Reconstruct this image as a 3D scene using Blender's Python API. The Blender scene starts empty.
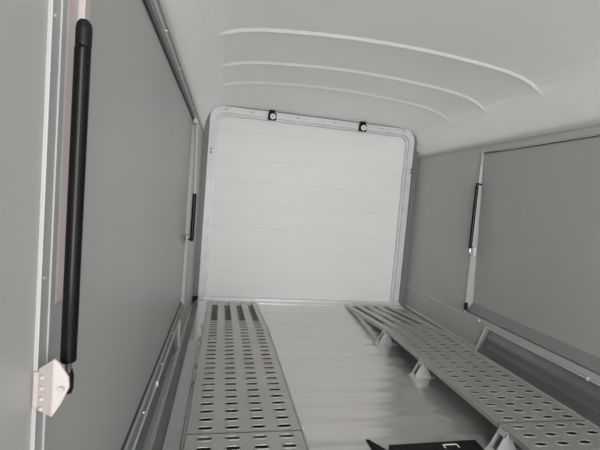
import bpy, bmesh, math
from mathutils import Vector, Matrix

S = bpy.context.scene
COL = S.collection
PI = math.pi

# ------------------------------------------------------------------ camera
F, YAW, PITCH, ROLL = 387.0, 0.1986, -0.0619, 0.0829
fw = Vector((math.sin(YAW)*math.cos(PITCH), math.cos(YAW)*math.cos(PITCH), math.sin(PITCH)))
rt = Vector((math.cos(YAW), -math.sin(YAW), 0))
up = rt.cross(fw)
r2 = rt*math.cos(ROLL) + up*math.sin(ROLL)
u2 = -rt*math.sin(ROLL) + up*math.cos(ROLL)
cam_data = bpy.data.cameras.new('camera')
cam_data.sensor_fit = 'HORIZONTAL'
cam_data.sensor_width = 36
cam_data.lens = 36*F/600
cam_data.clip_start = 0.02
cam = bpy.data.objects.new('camera', cam_data)
COL.objects.link(cam)
m = Matrix(((r2.x, u2.x, -fw.x), (r2.y, u2.y, -fw.y), (r2.z, u2.z, -fw.z))).to_4x4()
m.translation = Vector((-0.791, 0.0, 0.938))
cam.matrix_world = m
S.camera = cam

# ------------------------------------------------------------------ world, daylight, exposure
world = bpy.data.worlds.new('daylight')
S.world = world
world.use_nodes = True
bg = world.node_tree.nodes['Background']
bg.inputs['Color'].default_value = (0.97, 0.98, 1.0, 1)
bg.inputs['Strength'].default_value = 2.05
ld = bpy.data.lights.new('daylight_through_open_end', 'AREA')
ld.shape = 'RECTANGLE'
ld.size = 2.6
ld.size_y = 2.2
ld.energy = 150
ld.color = (1.0, 0.985, 0.965)
lo = bpy.data.objects.new('daylight_through_open_end', ld)
COL.objects.link(lo)
lo.location = (-0.7, -2.6, 1.1)
lo.rotation_euler = (PI/2, 0, 0)          # faces +Y, into the trailer
S.view_settings.view_transform = 'Standard'
S.view_settings.look = 'None'
S.view_settings.exposure = 0.0
S.view_settings.gamma = 1.0
S.view_settings.use_curve_mapping = False
S.cycles.use_denoising = True
S.cycles.max_bounces = 10
S.cycles.diffuse_bounces = 8
S.cycles.caustics_reflective = False

# ------------------------------------------------------------------ materials
def mat(name, col, rough=0.5, metal=0.0, noise=None, bump=None, spec=0.5, coat=0.0, rvar=None, detail=4.0):
    """noise = (scale xyz, amount): colour variation; bump = (scale xyz, strength); rvar = (scale xyz, lo, hi)"""
    mt = bpy.data.materials.new(name)
    mt.use_nodes = True
    nt = mt.node_tree
    b = nt.nodes['Principled BSDF']
    b.inputs['Base Color'].default_value = (*col, 1)
    b.inputs['Roughness'].default_value = rough
    b.inputs['Metallic'].default_value = metal
    b.inputs['Specular IOR Level'].default_value = spec
    b.inputs['Coat Weight'].default_value = coat
    def nz(scale, detail=4.0):
        tc = nt.nodes.new('ShaderNodeTexCoord')
        mp = nt.nodes.new('ShaderNodeMapping')
        mp.inputs['Scale'].default_value = scale
        n = nt.nodes.new('ShaderNodeTexNoise')
        n.inputs['Scale'].default_value = 1.0
        n.inputs['Detail'].default_value = detail
        nt.links.new(tc.outputs['Object'], mp.inputs['Vector'])
        nt.links.new(mp.outputs['Vector'], n.inputs['Vector'])
        return n
    if noise:
        n = nz(noise[0])
        r = nt.nodes.new('ShaderNodeMapRange')
        r.inputs['From Min'].default_value = 0.3
        r.inputs['From Max'].default_value = 0.7
        r.inputs['To Min'].default_value = 1-noise[1]
        r.inputs['To Max'].default_value = 1+noise[1]
        nt.links.new(n.outputs['Fac'], r.inputs['Value'])
        v = nt.nodes.new('ShaderNodeVectorMath')
        v.operation = 'SCALE'
        v.inputs[0].default_value = col
        nt.links.new(r.outputs['Result'], v.inputs['Scale'])
        nt.links.new(v.outputs['Vector'], b.inputs['Base Color'])
    if rvar:
        n = nz(rvar[0])
        r = nt.nodes.new('ShaderNodeMapRange')
        r.inputs['From Min'].default_value = 0.3
        r.inputs['From Max'].default_value = 0.7
        r.inputs['To Min'].default_value = rvar[1]
        r.inputs['To Max'].default_value = rvar[2]
        nt.links.new(n.outputs['Fac'], r.inputs['Value'])
        nt.links.new(r.outputs['Result'], b.inputs['Roughness'])
    if bump:
        n = nz(bump[0], detail)
        bp = nt.nodes.new('ShaderNodeBump')
        bp.inputs['Strength'].default_value = bump[1]
        bp.inputs['Distance'].default_value = 0.01
        nt.links.new(n.outputs['Fac'], bp.inputs['Height'])
        nt.links.new(bp.outputs['Normal'], b.inputs['Normal'])
    return mt

M = {
 'panel':  mat('grey_sandwich_panel', (0.44, 0.44, 0.43), 0.38, 0.0, noise=((0.5, 7, 0.3), 0.02), bump=((1, 10, 0.6), 0.05)),
 'hatch':  mat('grey_hatch_panel', (0.385, 0.392, 0.378), 0.36, 0.0, noise=((0.5, 6, 0.3), 0.025), bump=((1, 10, 0.6), 0.05)),
 'roof':   mat('off_white_fibreglass', (0.68, 0.68, 0.67), 0.42, 0.0, noise=((2, 2, 2), 0.02), bump=((5, 5, 5), 0.10)),
 'door':   mat('white_plank_panel', (0.89, 0.89, 0.88), 0.45, 0.0, noise=((0.5, 1, 5), 0.02)),
 'doorframe': mat('grey_white_frame', (0.72, 0.735, 0.745), 0.45, 0.15, noise=((9, 9, 9), 0.06)),
 'profile': mat('dull_aluminium_profile', (0.42, 0.43, 0.425), 0.45, 0.3, noise=((5, 5, 9), 0.04)),
 'brown':  mat('brownish_grey_sheet', (0.25, 0.23, 0.22), 0.5, 0.2, noise=((3, 6, 3), 0.06)),
 'bracket': mat('bracket_aluminium', (0.60, 0.605, 0.60), 0.45, 0.5, noise=((9, 9, 9), 0.06)),
 'lip':    mat('lip_aluminium', (0.46, 0.455, 0.445), 0.5, 0.1),
 'under':  mat('dark_grey_track_shade', (0.10, 0.10, 0.098), 0.6, 0.0),  # painted shade seen through the left track holes
 'rail':   mat('grey_green_rail', (0.20, 0.215, 0.205), 0.45, 0.0),
 'alu':    mat('brushed_aluminium', (0.72, 0.73, 0.73), 0.38, 0.75, noise=((6, 6, 6), 0.05)),
 'frame':  mat('bright_aluminium_frame', (0.74, 0.76, 0.77), 0.42, 0.45, noise=((9, 9, 9), 0.05)),
 'track':  mat('perforated_aluminium', (0.51, 0.505, 0.485), 0.40, 0.75, noise=((7, 7, 7), 0.06), bump=((30, 30, 30), 0.05)),
 'floor':  mat('aluminium_sheet_floor', (0.68, 0.675, 0.66), 0.22, 0.75, noise=((0.9, 14, 1), 0.03), bump=((0.8, 11, 0.01), 1.0), detail=1.0),
 'arch':   mat('galvanised_arch_sheet', (0.24, 0.255, 0.26), 0.35, 0.5, noise=((4, 4, 4), 0.06)),
 'beige':  mat('pale_beige_plastic', (0.54, 0.485, 0.465), 0.5, 0.0, noise=((14, 14, 14), 0.04)),
 'pink':   mat('dusty_beige_profile', (0.50, 0.445, 0.43), 0.45, 0.0, noise=((4, 4, 9), 0.04)),
 'black':  mat('black_painted_metal', (0.006, 0.0065, 0.006), 0.16, 0.0, spec=0.16),
 'dark':   mat('black_rubber', (0.008, 0.008, 0.009), 0.45, 0.0, spec=0.2),
 'seal':   mat('dark_grey_seal', (0.05, 0.052, 0.052), 0.6, 0.0),
 'chrome': mat('bright_steel', (0.78, 0.77, 0.75), 0.22, 0.9),
 'white':  mat('white_plastic', (0.85, 0.85, 0.84), 0.4, 0.0),
 'yellow': mat('yellow_plastic', (0.72, 0.62, 0.10), 0.5, 0.0),
 'screw':  mat('dull_screw_steel', (0.16, 0.16, 0.16), 0.4, 0.6),
}

# thin glass-fibre roof: part of the daylight falls through it
nt = M['roof'].node_tree
pb = nt.nodes['Principled BSDF']
tr = nt.nodes.new('ShaderNodeBsdfTranslucent')
tr.inputs['Color'].default_value = (0.80, 0.80, 0.78, 1)
mx = nt.nodes.new('ShaderNodeMixShader')
mx.inputs['Fac'].default_value = 0.36
nt.links.new(pb.outputs['BSDF'], mx.inputs[1])
nt.links.new(tr.outputs['BSDF'], mx.inputs[2])
nt.links.new(mx.outputs['Shader'], nt.nodes['Material Output'].inputs['Surface'])

# ------------------------------------------------------------------ mesh helpers
class MB:
    def __init__(s):
        s.bm = bmesh.new()
    def box(s, x0, x1, y0, y1, z0, z1, bev=0.0):
        g = bmesh.ops.create_cube(s.bm, size=1.0)
        vs = g['verts']
        for v in vs:
            v.co = Vector(((x0+x1)/2+v.co.x*(x1-x0), (y0+y1)/2+v.co.y*(y1-y0), (z0+z1)/2+v.co.z*(z1-z0)))
        if bev:
            es = list({e for v in vs for e in v.link_edges})
            bmesh.ops.bevel(s.bm, geom=es, offset=bev, segments=2, profile=0.5, affect='EDGES')
        return s
    def prism(s, pts, d):
        """closed polygon (3D points) extruded by vector d"""
        a = [s.bm.verts.new(p) for p in pts]
        b = [s.bm.verts.new(Vector(p)+Vector(d)) for p in pts]
        n = len(pts)
        s.bm.faces.new(a)
        s.bm.faces.new(b[::-1])
        for i in range(n):
            s.bm.faces.new((a[i], b[i], b[(i+1) % n], a[(i+1) % n]))
        return s
    def tube(s, p, q, r, n=20, r2=None):
        p, q = Vector(p), Vector(q)
        r2 = r if r2 is None else r2
        d = (q-p).normalized()
        h = Vector((1, 0, 0)) if abs(d.x) < 0.9 else Vector((0, 1, 0))
        a = d.cross(h).normalized()
        b = d.cross(a)
        A = [s.bm.verts.new(p+(a*math.cos(t)+b*math.sin(t))*r) for t in [2*PI*i/n for i in range(n)]]
        B = [s.bm.verts.new(q+(a*math.cos(t)+b*math.sin(t))*r2) for t in [2*PI*i/n for i in range(n)]]
        s.bm.faces.new(A)
        s.bm.faces.new(B[::-1])
        for i in range(n):
            s.bm.faces.new((A[i], B[i], B[(i+1) % n], A[(i+1) % n]))
        return s
    def lathe(s, base, axis, prof, n=20):
        """prof = [(distance along axis, radius)]"""
        for (t0, ra), (t1, rb) in zip(prof, prof[1:]):
            s.tube(Vector(base)+Vector(axis)*t0, Vector(base)+Vector(axis)*t1, max(ra, 1e-4), n, max(rb, 1e-4))
        return s
    def ball(s, c, r, sc=(1, 1, 1)):
        g = bmesh.ops.create_uvsphere(s.bm, u_segments=16, v_segments=10, radius=r)
        for v in g['verts']:
            v.co = Vector((v.co.x*sc[0], v.co.y*sc[1], v.co.z*sc[2]))+Vector(c)
        return s
    def build(s, name, material, parent=None, smooth=False, normals=True, origin=None):
        if normals:
            bmesh.ops.recalc_face_normals(s.bm, faces=s.bm.faces)
        me = bpy.data.meshes.new(name)
        s.bm.to_mesh(me)
        s.bm.free()
        me.materials.append(M[material])
        if smooth:
            for p in me.polygons:
                p.use_smooth = True
            me.set_sharp_from_angle(angle=math.radians(35))
        o = bpy.data.objects.new(name, me)
        COL.objects.link(o)
        if origin is not None:
            o.location = origin
        if parent is not None:
            o.parent = parent
        return o

def empty(name, label, cat, loc=(0, 0, 0), group=None):
    o = bpy.data.objects.new(name, None)
    COL.objects.link(o)
    o.location = loc
    o.empty_display_size = 0.05
    o['label'] = label
    o['category'] = cat
    if group:
        o['group'] = group
    return o

def tag(o, label=None, cat=None, kind=None, group=None):
    if label: o['label'] = label
    if cat: o['category'] = cat
    if kind: o['kind'] = kind
    if group: o['group'] = group
    return o

Y0, YB = -1.0, 3.46           # open end behind the camera, inner face at the far door
HY0, HY1 = 0.55, 2.50         # side hatches, near and far edge
HZ0, HZ1 = 0.235, 1.392       # side hatches, bottom and top
AY0, AY1, AZ = -0.05, 2.335, 0.190   # wheel arch: near and far end at the floor, top

# ------------------------------------------------------------------ floor
mb = MB()
mb.box(-1.1, 1.1, Y0, YB+0.06, -0.06, 0.0)
tag(mb.build('floor', 'floor'), 'bare aluminium sheet floor between the two raised wheel tracks', 'floor', 'structure')

# ------------------------------------------------------------------ side walls
def wall(sg, name, label):
    mb = MB()
    def b(y0, y1, z0, z1, xa=1.0, xb=1.12):
        mb.box(min(sg*xa, sg*xb), max(sg*xa, sg*xb), y0, y1, z0, z1)
    b(Y0, HY0, HZ0, HZ1)                 # near panel
    b(HY1, YB+0.06, HZ0, HZ1)            # far panel
    b(Y0, YB+0.06, HZ1, 1.437)           # header strip
    b(Y0, YB+0.06, 1.437, 1.47, 1.008)
    b(Y0, YB+0.06, 0.200, HZ0)           # strip under the hatch
    # low strip with the trapezoid wheel-arch opening left out
    for pts in ([(AY1, 0.0), (YB+0.06, 0.0), (YB+0.06, 0.200), (AY1-0.085, 0.200)],
                [(Y0, 0.0), (AY0, 0.0), (AY0+0.085, 0.200), (Y0, 0.200)]):
        mb.prism([(sg*1.0, y, z) for y, z in pts], (sg*0.12, 0, 0))
    return tag(mb.build(name, 'panel'), label, 'wall', 'structure')
wl = wall(-1, 'wall_left', 'grey panelled trailer side wall close on the left')
wr = wall(1, 'wall_right', 'grey panelled trailer side wall on the right')

# vertical panel seams on the far wall panels (thin joint strips)
def seams(parent, sg, x, ys, z0, z1):
    mb = MB()
    for y in ys:
        mb.box(min(sg*x, sg*(x-0.0015)), max(sg*x, sg*(x-0.0015)), y-0.003, y+0.003, z0, z1)
    return mb.build('panel_joint', 'panel', parent)
seams(wl, -1, 1.0, (2.98,), HZ0, HZ1)
seams(wr, 1, 1.0, (2.80, 3.12), HZ0, HZ1)

# wheel arch panels, slightly leaning, with bright angle trims
def arch(sg, parent, label):
    mb = MB()
    mb.prism([(sg*1.012, AY0, 0.0), (sg*1.012, AY1, 0.0), (sg*1.03, AY1-0.085, AZ), (sg*1.03, AY0+0.085, AZ)], (sg*0.02, 0, 0))
    # pressed swage that bulges along the sheet
    n = 10
    pr = []
    for i in range(n+1):
        t = i/n
        pr.append((sg*(1.028-0.020*math.sin(PI*t)**1.2), 0.02+t*(AZ-0.03)))
    pts = [(x, AY0+0.07, z) for x, z in pr]+[(sg*1.035, AY0+0.07, AZ-0.01), (sg*1.035, AY0+0.07, 0.02)]
    mb.prism(pts, (0, AY1-AY0-0.15, 0))
    o = mb.build('wheel_arch', 'arch', parent, smooth=True)
    o['label'] = label
    t = MB()
    t.box(min(sg*0.991, sg*1.02), max(sg*0.991, sg*1.02), AY0+0.075, AY1-0.08, AZ+0.001, AZ+0.007)
    t.box(min(sg*0.988, sg*1.0), max(sg*0.988, sg*1.0), 1.508, 1.516, AZ-0.004, AZ+0.016)      # top angle
    for ya, yb in ((AY1, AY1-0.085), (AY0, AY0+0.085)):
        w = 0.007 if ya > yb else -0.007
        t.prism([(sg*0.986, ya, 0.0), (sg*0.986, ya+w, 0.0), (sg*0.986, yb+w, AZ+0.01), (sg*0.986, yb, AZ+0.01)], (sg*0.028, 0, 0))
    t.build('edge_trim', 'frame', o)
    return o
arch(-1, wl, 'dark metal wheel arch panel low on the left wall, beside the track')
arch(1, wr, 'dark metal wheel arch panel with bright edging low on the right wall')

# hatch opening trims on each wall (aluminium profiles)
def opening_trim(sg, name, label):
    mb = MB()
    lip = MB()
    def b(m_, x0, x1, y0, y1, z0, z1, bev=0.0):
        m_.box(min(sg*x0, sg*x1), max(sg*x0, sg*x1), y0, y1, z0, z1, bev)
    za, zb = HZ0-0.02, HZ1+0.02
    # near post: stepped profile with a bright lip
    b(mb, 0.997, 1.001, HY0-0.046, HY0-0.004, za, zb)
    b(lip, 0.9955, 1.001, HY0-0.0485, HY0-0.046, za, zb, 0.001)
    b(lip, 0.995, 1.001, HY0-0.023, HY0-0.020, za, zb)
    # far post
    b(mb, 0.997, 1.001, HY1+0.006, HY1+0.024, za, zb)
    b(lip, 0.994, 1.001, HY1+0.001, HY1+0.006, za, zb)
    if sg < 0:      # rivetted strip above and below the left hatch
        b(mb, 0.996, 1.001, HY0-0.046, HY1+0.024, HZ1+0.006, HZ1+0.014)
        low = MB()
        b(low, 0.996, 1.001, HY0-0.046, HY1+0.024, HZ0-0.034, HZ0-0.004)
        low.build('lower_strip', 'rail', wl)
    o = tag(mb.build(name, 'profile'), label, 'trim', 'structure')
    lip.build('bright_lip', 'lip', o)
    k = MB()
    for z in (0.30, 0.82, 1.128):
        k.tube((sg*0.9955, HY0-0.038, z), (sg*0.9975, HY0-0.038, z), 0.0022, 10)
    for i in range(5):
        y = 0.9+i*0.36
        if sg < 0:
            k.tube((sg*0.992, y, HZ1+0.022), (sg*0.9995, y, HZ1+0.022), 0.004, 8)
            k.tube((sg*0.992, y, HZ0-0.011), (sg*0.9995, y, HZ0-0.011), 0.004, 8)
    k.build('screw', 'screw' if sg > 0 else 'alu', o)
    return o
opening_trim(-1, 'trim_1', 'aluminium edge profile around the left side hatch')
opening_trim(1, 'trim_2', 'aluminium edge profile around the right side hatch')

# ------------------------------------------------------------------ roof
def roof_profile(t):
    """t = 0 plain, 1 = squashed end over the far door; returns (x, z) from left wall to right wall"""
    a = [(1.0, 1.437), (0.992, 1.50), (0.972, 1.565), (0.94, 1.62), (0.895, 1.668), (0.84, 1.705), (0.77, 1.728), (0.68, 1.746),
         (0.55, 1.760), (0.38, 1.773), (0.2, 1.782), (0.0, 1.785)]
    e = [(1.0, 1.437), (0.996, 1.49), (0.985, 1.55), (0.965, 1.61), (0.93, 1.655), (0.88, 1.685), (0.80, 1.698), (0.70, 1.702),
         (0.55, 1.703), (0.38, 1.703), (0.2, 1.703), (0.0, 1.703)]
    h = [((xa*(1-t)+xe*t), (za*(1-t)+ze*t)) for (xa, za), (xe, ze) in zip(a, e)]
    # refine
    f = []
    for (p, q) in zip(h, h[1:]):
        for k in range(3):
            u = k/3
            f.append((p[0]*(1-u)+q[0]*u, p[1]*(1-u)+q[1]*u))
    f.append(h[-1])
    return [(-x, z) for x, z in f]+[(x, z) for x, z in f[::-1][1:]]
RIDGES = (1.93, 2.40, 2.82)
ys = [Y0, -0.5, 0.0, 0.5, 1.0, 1.5]
off = [(-0.009, 0), (-0.005, 0.45), (-0.002, 0.95), (0.002, 1.0), (0.010, 0.8), (0.030, 0.3), (0.055, 0)]
ylist = [(y, 0.0) for y in ys]+[(1.75, 0)]
for r in RIDGES:
    ylist += [(r+d, k) for d, k in off]
ylist += [(2.95, 0), (3.05, 0), (3.15, 0), (3.25, 0), (3.35, 0), (3.42, 0), (YB+0.06, 0)]
ylist = sorted(set(ylist))
mb = MB()
rows = []
for y, k in ylist:
    t = min(1, max(0, (y-2.9)/0.5))
    t = t*t*(3-2*t)
    row = []
    for x, z in roof_profile(t):
        fade = min(1.0, max(0.0, (0.91-abs(x-0.018))/0.06))
        row.append(mb.bm.verts.new((x, y, z-0.015*k*fade)))
    rows.append(row)
for A, B in zip(rows, rows[1:]):
    for i in range(len(A)-1):
        mb.bm.faces.new((A[i], A[i+1], B[i+1], B[i]))
g = bmesh.ops.extrude_face_region(mb.bm, geom=list(mb.bm.faces))
for v in [x for x in g['geom'] if isinstance(x, bmesh.types.BMVert)]:
    v.co.z += 0.006
    v.co.x *= 1.006
tag(mb.build('ceiling', 'roof', smooth=True), 'off-white moulded fibreglass roof with three curved cross ridges', 'ceiling', 'structure')
# seam strip where roof meets wall
for sg, nm, lb in ((-1, 'trim_3', 'grey strip where the left wall meets the roof'), (1, 'trim_4', 'grey strip where the right wall meets the roof')):
    mb = MB()
    mb.box(min(sg*0.994, sg*1.002), max(sg*0.994, sg*1.002), Y0, YB-0.06, 1.432, 1.440)
    tag(mb.build(nm, 'panel'), lb, 'trim', 'structure')

# ------------------------------------------------------------------ far door and its frame
DY = 3.485
mb = MB()
zs = [0.0, 0.245, 0.45, 0.655, 0.86, 1.065, 1.26, 1.50, 1.72]
for a, b in zip(zs, zs[1:]):
    mb.box(-0.99, 0.99, DY, DY+0.03, a+0.003, b-0.003, 0.0025)
mb.box(-0.99, 0.99, DY+0.004, DY+0.028, 0.0, 1.72)
d1 = tag(mb.build('door_1', 'door'), 'white plank-panelled ramp door closing the far end', 'door', 'structure')

def arc_path(hw, top, r, n=8):
    """inverted U from bottom left to bottom right"""
    cx = -0.010
    p = [(-hw, 0.0)]
    for i in range(n+1):
        a = PI-(PI/2)*i/n
        p.append((-hw+r+r*math.cos(a), top-r+r*math.sin(a)))
    for i in range(n+1):
        a = PI/2-(PI/2)*i/n
        p.append((hw-r+r*math.cos(a), top-r+r*math.sin(a)))
    p.append((hw, 0.0))
    return [(x+cx, z) for x, z in p]
def band(mb, o, i, ya, yb):
    """flat band between outer path o and inner path i, front at ya, back at yb"""
    n = len(o)
    V = [[mb.bm.verts.new((x, y, z)) for x, z in p] for p, y in ((o, ya), (i, ya), (i, yb), (o, yb))]
    for k in range(n-1):
        for a in range(4):
            b = (a+1) % 4
            mb.bm.faces.new((V[a][k], V[a][k+1], V[b][k+1], V[b][k]))
    for k in (0, n-1):
        mb.bm.faces.new([V[a][k] for a in range(4)])
mb = MB()
pO = arc_path(0.944, 1.692, 0.11)
pM = arc_path(0.900, 1.645, 0.080)
pN = arc_path(0.891, 1.636, 0.075)
pI = arc_path(0.874, 1.620, 0.065)
band(mb, pO, pM, 3.435, 3.484)
band(mb, pM, pN, 3.428, 3.484)
band(mb, pN, pI, 3.452, 3.484)
fr = tag(mb.build('trim_5', 'doorframe'), 'bright aluminium door frame with rounded top corners', 'trim', 'structure')
k = MB()
for sg in (-1, 1):
    for z in (1.32, 1.29):
        k.tube((sg*0.928, 3.429, z), (sg*0.928, 3.436, z), 0.009, 10)
    for i in range(11):
        k.tube((sg*0.887, 3.448, 0.1+i*0.14), (sg*0.887, 3.453, 0.1+i*0.14), 0.0028, 8)
for x in (-0.82, -0.6, -0.2, 0.15, 0.6, 0.82):
    k.tube((x, 3.431, 1.668), (x, 3.436, 1.668), 0.006, 8)
k.build('screw', 'screw', fr)
# closing strip between wall and frame
mb = MB()
for sg in (-1, 1):
    mb.box(min(sg*0.953, sg*1.0), max(sg*0.953, sg*1.0), 3.45, 3.484, 0, 1.50)
band(mb, arc_path(0.985, 1.735, 0.14), arc_path(0.945, 1.693, 0.11), 3.456, 3.484)
tag(mb.build('trim_6', 'rail'), 'grey corner strip between side walls and door frame', 'trim', 'structure')
mb = MB()
mb.box(-0.96, 0.96, 3.36, 3.452, 0.0, 0.010, 0.002)
mb.box(-0.96, 0.96, 3.44, 3.484, 0.0, 0.028, 0.002)
tag(mb.build('trim_7', 'frame'), 'bright threshold strip along the foot of the far door', 'trim', 'structure')

# ------------------------------------------------------------------ side hatches
def hatch(sg, name, label, rt_, rb, joints):
    """rt_, rb = how far the inner face sits back from the wall face at its top and bottom"""
    def X(z, d=0.0):
        u = (z-HZ0)/(HZ1-HZ0)
        return sg*(1.0+rb*(1-u)+rt_*u-d)
    def slab(m_, y0, y1, z0, z1, d0, d1):
        m_.prism([(X(z0, d0), y0, z0), (X(z1, d0), y0, z1), (X(z1, d1), y0, z1), (X(z0, d1), y0, z0)], (0, y1-y0, 0))
    mb = MB()
    slab(mb, HY0+0.004, HY1-0.004, HZ0+0.004, HZ1-0.006, 0.0, -0.03)
    o = tag(mb.build(name, 'hatch'), label, 'hatch', 'structure')
    s_ = MB()
    for y in joints:
        slab(s_, y-0.004, y+0.004, HZ0+0.02, HZ1-0.02, 0.0004, 0.0)
    s_.build('panel_joint', 'hatch', o)
    g = MB()
    slab(g, HY0+0.006, HY1-0.006, HZ1-0.013, HZ1-0.007, 0.006, 0.0)
    slab(g, HY0+0.006, HY1-0.006, HZ0+0.0045, HZ0+0.010, 0.006, 0.0)
    g.build('seal', 'seal', o)
    if rb > 0.03:      # sloping lower rail that fills the recess
        rl = MB()
        rl.prism([(X(HZ0+0.062, 0.001), HY0+0.006, HZ0+0.062), (sg*1.002, HY0+0.006, HZ0+0.012), (sg*1.002, HY0+0.006, HZ0+0.005), (X(HZ0+0.005, 0.001), HY0+0.006, HZ0+0.005)], (0, HY1-HY0-0.012, 0))
        rl.build('lower_rail', 'rail', o)
    return o
h1 = hatch(-1, 'door_2', 'large closed grey side hatch filling the left wall', 0.012, 0.012, (1.72,))
hatch(1, 'door_3', 'large closed grey side hatch set back in the right wall', 0.010, 0.055, (2.10,))
# hatch frame profile seen right beside the near post (left)
mb = MB()
mb.box(-1.012, -0.998, HY0+0.001, HY0+0.034, 0.775, HZ1-0.006, 0.003)
mb.box(-1.012, -0.990, HY0+0.034, HY0+0.040, 0.775, HZ1-0.006)
mb.build('edge_profile', 'pink', h1)
mb = MB()
mb.box(-1.012, -0.999, HY0+0.040, HY0+0.080, 0.775, HZ1-0.006)
mb.build('cover_strip', 'beige', h1)

# ------------------------------------------------------------------ perforated wheel tracks
def slot_field(mb, x0, x1, ya, za, yb, zb, cols, margin, pitch=0.0555, long=False):
    """perforated strip: cells with raised oval holes; y from ya to yb, z from za to zb"""
    L = math.hypot(yb-ya, zb-za)
    rows_ = max(1, round(L/pitch))
    cl = L/rows_
    cw = (x1-x0-2*margin)/cols
    ey = Vector((0, (yb-ya)/L, (zb-za)/L))
    ez = Vector((0, -ey.z, ey.y))
    O = Vector((0, ya, za))
    N = 5
    for c in range(cols):
        for r in range(rows_):
            cx = x0+margin+cw*(c+0.5)
            cy = cl*(r+0.5)
            rect = []
            for i in range(N): rect.append((-0.5+i/N, -0.5))
            for i in range(N): rect.append((0.5, -0.5+i/N))
            for i in range(N): rect.append((0.5-i/N, 0.5))
            for i in range(N): rect.append((-0.5, 0.5-i/N))
            def stad(hl, hw):
                out = []
                for (u, v) in rect:
                    a = math.atan2(v, u)
                    cc, ss = math.cos(a), math.sin(a)
                    st = hl-hw
                    # superellipse-like oval
                    x = cc*hl; y = ss*hw
                    k = (abs(cc)**2.0+abs(ss)**2.0)
                    px = math.copysign(abs(cc)**0.55, cc)*hl
                    py = math.copysign(abs(ss)**0.75, ss)*hw
                    out.append((px, py))
                return out
            if long:
                rings = [([(u*cw, v*cl) for u, v in rect], 0.0),
                         (stad(0.0265, 0.0262), 0.0), (stad(0.0250, 0.0250), 0.0010), (stad(0.0238, 0.0240), 0.0)]
            else:
                rings = [([(u*cw, v*cl) for u, v in rect], 0.0),
                         (stad(0.0285, 0.0145), 0.0),
                         (stad(0.0258, 0.0118), 0.0028),
                         (stad(0.0236, 0.0102), 0.0019),
                         (stad(0.0228, 0.0095), 0.0006)]
            V = []
            for pts, h in rings:
                V.append([mb.bm.verts.new(O+Vector((cx+u, 0, 0))+ey*(cy+v)+ez*h) for u, v in pts])
            n = len(rect)
            for A, B in zip(V, V[1:]):
                for i in range(n):
                    mb.bm.faces.new((A[i], A[(i+1) % n], B[(i+1) % n], B[i]))
    # side margins and turned-down edges
    for s_, xe in ((1, x0), (-1, x1)):
        prof = [(xe+s_*margin, 0.0), (xe+s_*0.009, 0.0), (xe+s_*0.007, 0.0032), (xe+s_*0.003, 0.0030), (xe, -0.001), (xe, -0.022)]
        for (xa, ha), (xb, hb) in zip(prof, prof[1:]):
            q = []
            for (xx, hh, yy) in ((xa, ha, 0), (xb, hb, 0), (xb, hb, L), (xa, ha, L)):
                q.append(mb.bm.verts.new(O+Vector((xx, 0, 0))+ey*yy+ez*hh))
            f = mb.bm.faces.new(q)
            if s_ > 0: f.normal_flip()
        # inner face of the lip
    return mb

TZ = 0.10
def bracket(parent, x, y, s, d=0.072):
    """folded sheet bracket under the track edge; foot sticks out by d towards s"""
    mb = MB()
    t = 0.004
    for yy in (y-0.022, y+0.018):
        mb.prism([(x+s*d, yy, 0.001), (x+s*(d-0.016), yy, 0.018), (x+s*0.004, yy, TZ-0.006), (x-s*0.008, yy, TZ-0.006), (x-s*0.050, yy, 0.010), (x-s*0.056, yy, 0.001)], (0, t, 0))
    mb.box(min(x+s*(d+0.010), x-s*0.08), max(x+s*(d+0.010), x-s*0.08), y-0.024, y+0.024, 0.0005, 0.004)
    mb.prism([(x+s*(d-0.004), y-0.022, 0.003), (x+s*(d-0.016), y-0.022, 0.018), (x+s*(d-0.021), y-0.022, 0.016), (x+s*(d-0.009), y-0.022, 0.003)], (0, 0.042, 0))
    mb.prism([(x+s*0.016, y-0.022, TZ-0.028), (x+s*0.006, y-0.022, TZ-0.008), (x+s*0.001, y-0.022, TZ-0.010), (x+s*0.011, y-0.022, TZ-0.030)], (0, 0.042, 0))
    return mb.build('bracket', 'bracket', parent)

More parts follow.
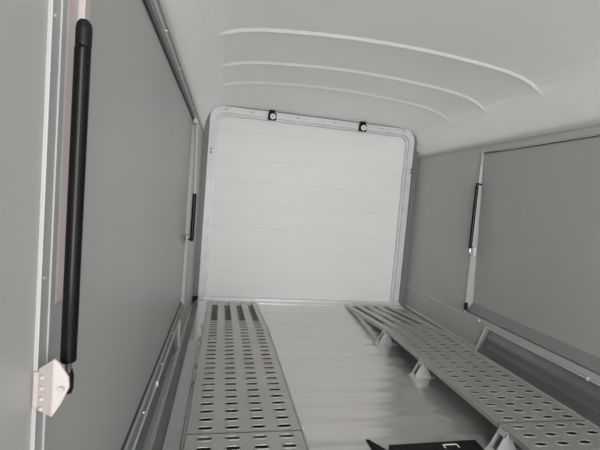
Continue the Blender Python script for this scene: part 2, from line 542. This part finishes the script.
def track(x0, x1, ya, yb, label, ramp, br, sg, group):
    t = empty('wheel_track', label, 'wheel track', ((x0+x1)/2, (ya+yb)/2, 0), 'perforated wheel tracks')
    off_ = t.location.copy()
    def fin(mb, nm, mt, smooth=False, normals=True):
        o = mb.build(nm, mt, t, smooth, normals)
        o.location = -off_
        return o
    fin(slot_field(MB(), x0, x1, ya, TZ, yb, TZ, 4, 0.018), 'perforated_plate', 'track', True, False)
    if ramp:
        ym = yb+0.0555*4
        zm = TZ+(0.012-TZ)*(ym-yb)/(3.40-yb)
        mb = slot_field(MB(), x0, x1, yb, TZ, ym, zm, 4, 0.018)
        slot_field(mb, x0, x1, ym, zm, 3.40, 0.012, 4, 0.018, long=True)
        fin(mb, 'sloped_end', 'track', True, False)
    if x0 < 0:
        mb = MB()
        mb.box(x0+0.026, x1-0.026, ya+0.004, (3.30 if ramp else yb-0.004), 0.0003, 0.002)  # added dark sheet, stands in for the shade below the left track
        fin(mb, 'shade_sheet', 'under')
    # end plates closing the section ends
    mb = MB()
    mb.box(x0+0.004, x1-0.004, ya+0.0005, ya+0.003, TZ-0.022, TZ-0.001)
    fin(mb, 'end_lip', 'track')
    if not ramp:
        mb = MB()
        mb.box(x0+0.004, x1-0.004, yb-0.003, yb-0.0005, TZ-0.022, TZ-0.001)
        fin(mb, 'end_lip', 'track')
    for wx in ((x0+0.022, x1-0.022) if x0 < 0 else (x0+0.13, x1-0.02)):  # added unseen webs that keep side light out from under the track
        mb = MB()
        mb.box(wx-0.0015, wx+0.0015, ya+0.004, yb-0.004, 0.0005, TZ-0.004)
        fin(mb, 'light_block_web', 'arch')
        if ramp:
            mb = MB()
            mb.prism([(wx-0.0015, yb, 0.0005), (wx-0.0015, 3.34, 0.0005), (wx-0.0015, 3.34, 0.012), (wx-0.0015, yb, TZ-0.006)], (0.003, 0, 0))
            fin(mb, 'light_block_web', 'arch')
    for (bx, by, s) in br:
        o = bracket(t, bx, by, s, 0.060 if x0 > 0 else (0.030 if s > 0 else 0.016))
        o.location = -off_
    return t
xl0, xl1 = -0.866, -0.447
xr0, xr1 = 0.374, 0.806
JY = 1.333
tl = track(xl0, xl1, JY+0.003, 2.43, 'left perforated metal wheel track, far section sloping down to the door', True,
      [(xl1, 2.38, 1), (xl1, 1.90, 1), (xl0, 2.50, -1), (xl0, 1.90, -1), (xl1, 1.40, 1)], 1, None)
track(xl0, xl1, Y0+0.1, JY-0.003, 'left perforated metal wheel track, near section at the bottom of the view', False,
      [(xl1, 1.20, 1), (xl1, 0.4, 1), (xl1, -0.4, 1), (xl0, 0.9, -1), (xl0, -0.2, -1)], 1, None)
track(xr0, xr1, JY+0.003, 2.43, 'right perforated metal wheel track, far section sloping down to the door', True,
      [(xr0, 2.47, -1), (xr0, 1.96, -1), (xr1, 2.2, 1), (xr1, 1.6, 1)], -1, None)
track(xr0, xr1, Y0+0.1, JY-0.003, 'right perforated metal wheel track, near section at the bottom right', False,
      [(xr0, 1.30, -1), (xr0, 0.7, -1), (xr0, -0.2, -1), (xr1, 0.9, 1), (xr1, 0.0, 1)], -1, None)

# mounting rail along the wall side of the left track, and the bright strip at the wall foot
mb = MB()
mb.box(-0.944, -0.884, Y0+0.05, 2.45, 0.0, 0.008, 0.002)
mb.box(-0.944, -0.940, Y0+0.05, 2.45, 0.008, 0.016)
tag(mb.build('trim_8', 'alu'), 'flat metal rail on the floor beside the left wheel track', 'trim', 'structure')
mb = MB()
mb.box(-0.999, -0.982, Y0+0.05, 2.34, 0.0, 0.004)
mb.box(-0.986, -0.982, Y0+0.05, 2.34, 0.004, 0.022)
k = MB()
k.box(-0.982, -0.944, Y0+0.05, 3.40, 0.0, 0.003)
tag(k.build('trim_12', 'brown'), 'brownish strip of floor edging between left wall and track', 'trim', 'structure')
tag(mb.build('trim_9', 'frame'), 'bright angle strip on the floor at the foot of the left wall', 'trim', 'structure')

mb = MB()
mb.box(0.992, 1.001, 2.345, 3.44, 0.012, 0.026)
tag(mb.build('trim_13', 'frame'), 'thin bright strip at the foot of the right wall behind the track', 'trim', 'structure')

# ------------------------------------------------------------------ gas struts
def strut(name_label, x, y, z_bot, z_mid, z_top, sg, r=0.0135, black_top=True, rod_r=0.0045):
    """vertical strut standing off the wall; black cylinder z_bot..z_mid, above it rod or cap up to z_top"""
    t = empty('gas_strut', name_label, 'gas strut', (x, y, z_bot), 'gas struts of the side hatches')
    L = z_mid-z_bot
    mb = MB()
    mb.lathe((0, 0, 0.0), (0, 0, 1), [(0.0, r*0.92), (0.003, r), (L-0.004, r), (L, r*0.9)], 28)
    mb.build('cylinder', 'black', t, smooth=True)
    return t, L
# near left strut
SX, SY = -0.9655, 0.5105
t, L = strut('large black gas strut on the left, close to the camera', SX, SY, 0.717, 1.098, 1.13, -1, 0.0091)
mb = MB()
mb.lathe((0.0, 0.0012, L), (0, 0, 1), [(-0.004, 0.0085), (0.004, 0.009), (0.020, 0.009), (0.026, 0.008), (0.030, 0.005), (0.031, 0.002)], 24)
mb.build('end_cap', 'dark', t, smooth=True)
mb = MB()
mb.tube((0, 0.003, -0.026), (0, 0.001, 0.001), 0.0036, 18)
mb.build('rod', 'screw', t, smooth=True)
mb = MB()
mb.lathe((0, 0.0035, -0.042), (0, 0, 1), [(0.0, 0.0045), (0.005, 0.006), (0.022, 0.006), (0.030, 0.0042)], 20)
mb.tube((0.0, 0.0035, -0.036), (-0.010, 0.0035, -0.034), 0.0042, 14)
mb.build('ball_socket', 'dark', t, smooth=True)
# beige bracket that carries its lower end
bk = empty('strut_bracket', 'pale beige triangular bracket holding the foot of the near left strut', 'bracket', (-0.991, 0.489, 0.683))
mb = MB()
def k3(p): return (p[0], p[1], p[2]*1.02+0.004)
pts_out = [(0.021, -0.010, 0.045), (0.026, -0.009, 0.040), (0.036, -0.007, 0.022), (0.037, -0.007, 0.010), (0.030, -0.009, -0.008), (0.021, -0.010, -0.023)]
mb.prism([k3(p) for p in pts_out], (0.0005, 0.003, 0))
mb.prism([k3(p) for p in ((0.021, -0.010, 0.045), (0.000, 0.004, 0.028), (0.000, 0.004, -0.022), (0.021, -0.010, -0.023))], (0.001, 0.003, 0))
mb.box(-0.0075, 0.001, 0.009, 0.016, -0.018, 0.026, 0.001)
bmesh.ops.bevel(mb.bm, geom=list(mb.bm.edges), offset=0.0006, segments=1, affect='EDGES')
mb.build('gusset', 'beige', bk)
for dz in (0.022, 0.009, -0.004, -0.016):
    mb = MB()
    mb.ball((0.006, -0.001, dz+0.002), 0.0028, (1, 1, 0.9))
    mb.build('rivet', 'beige', bk, smooth=True)
mb = MB()
mb.tube((0.030, -0.007, 0.014), (0.0296, -0.0115, 0.014), 0.0034, 16)
mb.build('stud_head', 'beige', bk, smooth=True)

# far left strut: pale rod above, black cylinder below
t, L = strut('small gas strut at the far edge of the left hatch, pale rod above black cylinder', -0.968, 2.455, 0.655, 0.93, 1.36, -1, 0.0125)
mb = MB()
mb.tube((0, 0, L-0.005), (-0.014, 0.01, 1.37-0.655), 0.0085, 16)
mb.build('rod', 'beige', t, smooth=True)
mb = MB()
mb.ball((0, 0, -0.008), 0.012)
mb.tube((0, 0, -0.008), (-0.03, 0, -0.008), 0.005, 12)
mb.build('ball_socket', 'dark', t, smooth=True)
mb = MB()
mb.box(-0.034, -0.022, -0.02, 0.02, -0.03, 0.016, 0.002)
mb.build('mounting_plate', 'profile', t)
mb = MB()
mb.box(-0.034, -0.006, -0.010, 0.010, 1.35-0.655, 1.38-0.655, 0.003)
mb.build('mounting_plate', 'profile', t)

# far right strut: black cylinder with pale rod below
t, L = strut('small black gas strut at the far edge of the right hatch', 0.965, 2.475, 0.70, 1.15, 1.17, 1, 0.0125)
mb = MB()
mb.tube((0, 0, L-0.004), (0, 0, L+0.02), 0.009, 16)
mb.tube((0, 0, L+0.012), (0.036, 0, L+0.012), 0.006, 12)
mb.build('end_cap', 'dark', t, smooth=True)
mb = MB()
mb.tube((0, 0, -0.03), (0, 0, 0.002), 0.005, 14)
mb.tube((0, 0, -0.026), (0.03, 0, -0.026), 0.006, 12)
mb.build('rod', 'chrome', t, smooth=True)
mb = MB()
mb.box(0.020, 0.034, -0.02, 0.02, -0.05, 0.01, 0.002)
mb.build('mounting_plate', 'frame', t)
mb = MB()
mb.prism([(0.990, 2.488, 1.30), (0.990, 2.497, 1.30), (0.990, 2.497, 0.66), (0.990, 2.491, 0.66)], (0.008, 0, 0))
tag(mb.build('flange_strip', 'frame'), 'pale metal strip behind the far right gas strut', 'strip')

for sg, nm, lb in ((-1, 'trim_10', 'thin pale line low on the far end of the left wall'), (1, 'trim_11', 'thin pale line low on the far end of the right wall')):
    mb = MB()
    mb.box(min(sg*0.997, sg*1.001), max(sg*0.997, sg*1.001), 2.53, 3.44, 0.208, 0.212)
    tag(mb.build(nm, 'frame'), lb, 'trim', 'structure')

# ------------------------------------------------------------------ small fittings
def latch(x, label):
    t = empty('door_latch', label, 'latch', (x, 3.435, 1.652), 'latches on the door frame')
    mb = MB()
    mb.box(-0.036, 0.036, -0.026, 0.0, -0.034, 0.030, 0.007)
    mb.box(-0.030, 0.022, -0.040, 0.0, 0.026, 0.052, 0.008)
    mb.build('housing', 'dark', t)
    mb = MB()
    mb.tube((0.004, -0.024, -0.004), (0.004, -0.034, -0.004), 0.024, 20)
    mb.build('button', 'white', t, smooth=True)
    mb = MB()
    mb.tube((0.004, -0.033, -0.004), (0.004, -0.0365, -0.004), 0.006, 12)
    mb.build('screw', 'screw', t, smooth=True)
latch(-0.428, 'left of the two black latches with white centre on the door frame')
latch(0.405, 'right of the two black latches with white centre on the door frame')

mb = MB()
mb.box(0.984, 1.0, 2.475, 2.497, 0.245, 0.300, 0.003)
mb.box(0.976, 0.986, 2.480, 2.492, 0.262, 0.290, 0.003)
tag(mb.build('hatch_catch', 'dark'), 'tiny black catch at the lower far corner of the right hatch', 'catch')
mb = MB()
mb.lathe((1.0, 2.34, 0.214), (-1, 0, 0), [(0, 0.010), (0.006, 0.010), (0.010, 0.006)], 16)
tag(mb.build('plug', 'yellow', smooth=True), 'small yellow plug low on the right wall under the hatch corner', 'plug')
mb = MB()
mb.box(-0.998, -0.955, 3.39, 3.42, 0.0, 0.03, 0.006)
mb.tube((-0.998, 3.405, 0.034), (-0.95, 3.405, 0.034), 0.010, 12)
tag(mb.build('floor_hinge', 'dark'), 'small black hinge at the bottom left corner of the far door', 'hinge')

# black object on the floor at the bottom edge of the picture
ck = empty('wheel_chock', 'black metal wheel chock lying on the floor at the bottom edge', 'wheel chock', (0.088, 1.212, 0.0))
mb = MB()
mb.prism([(-0.185, 0.132, 0.0), (0.200, 0.140, 0.0), (0.185, -0.28, 0.0), (-0.185, -0.28, 0.0)], (0, 0, 0.022))
bmesh.ops.bevel(mb.bm, geom=list(mb.bm.edges), offset=0.002, segments=1, affect='EDGES')
mb.build('base_plate', 'dark', ck)
mb = MB()
mb.prism([(-0.185, 0.07, 0.022), (-0.270, 0.145, 0.040), (-0.278, 0.140, 0.036), (-0.245, 0.01, 0.0), (-0.185, 0.01, 0.0)], (0.004, -0.012, 0.004))
mb.build('side_arm', 'dark', ck)
mb = MB()
mb.box(0.035, 0.100, 0.112, 0.117, 0.0222, 0.0235)
mb.box(0.035, 0.040, 0.095, 0.117, 0.0222, 0.0235)
mb.box(0.095, 0.100, 0.095, 0.117, 0.0222, 0.0235)
mb.build('printed_mark', 'white', ck)
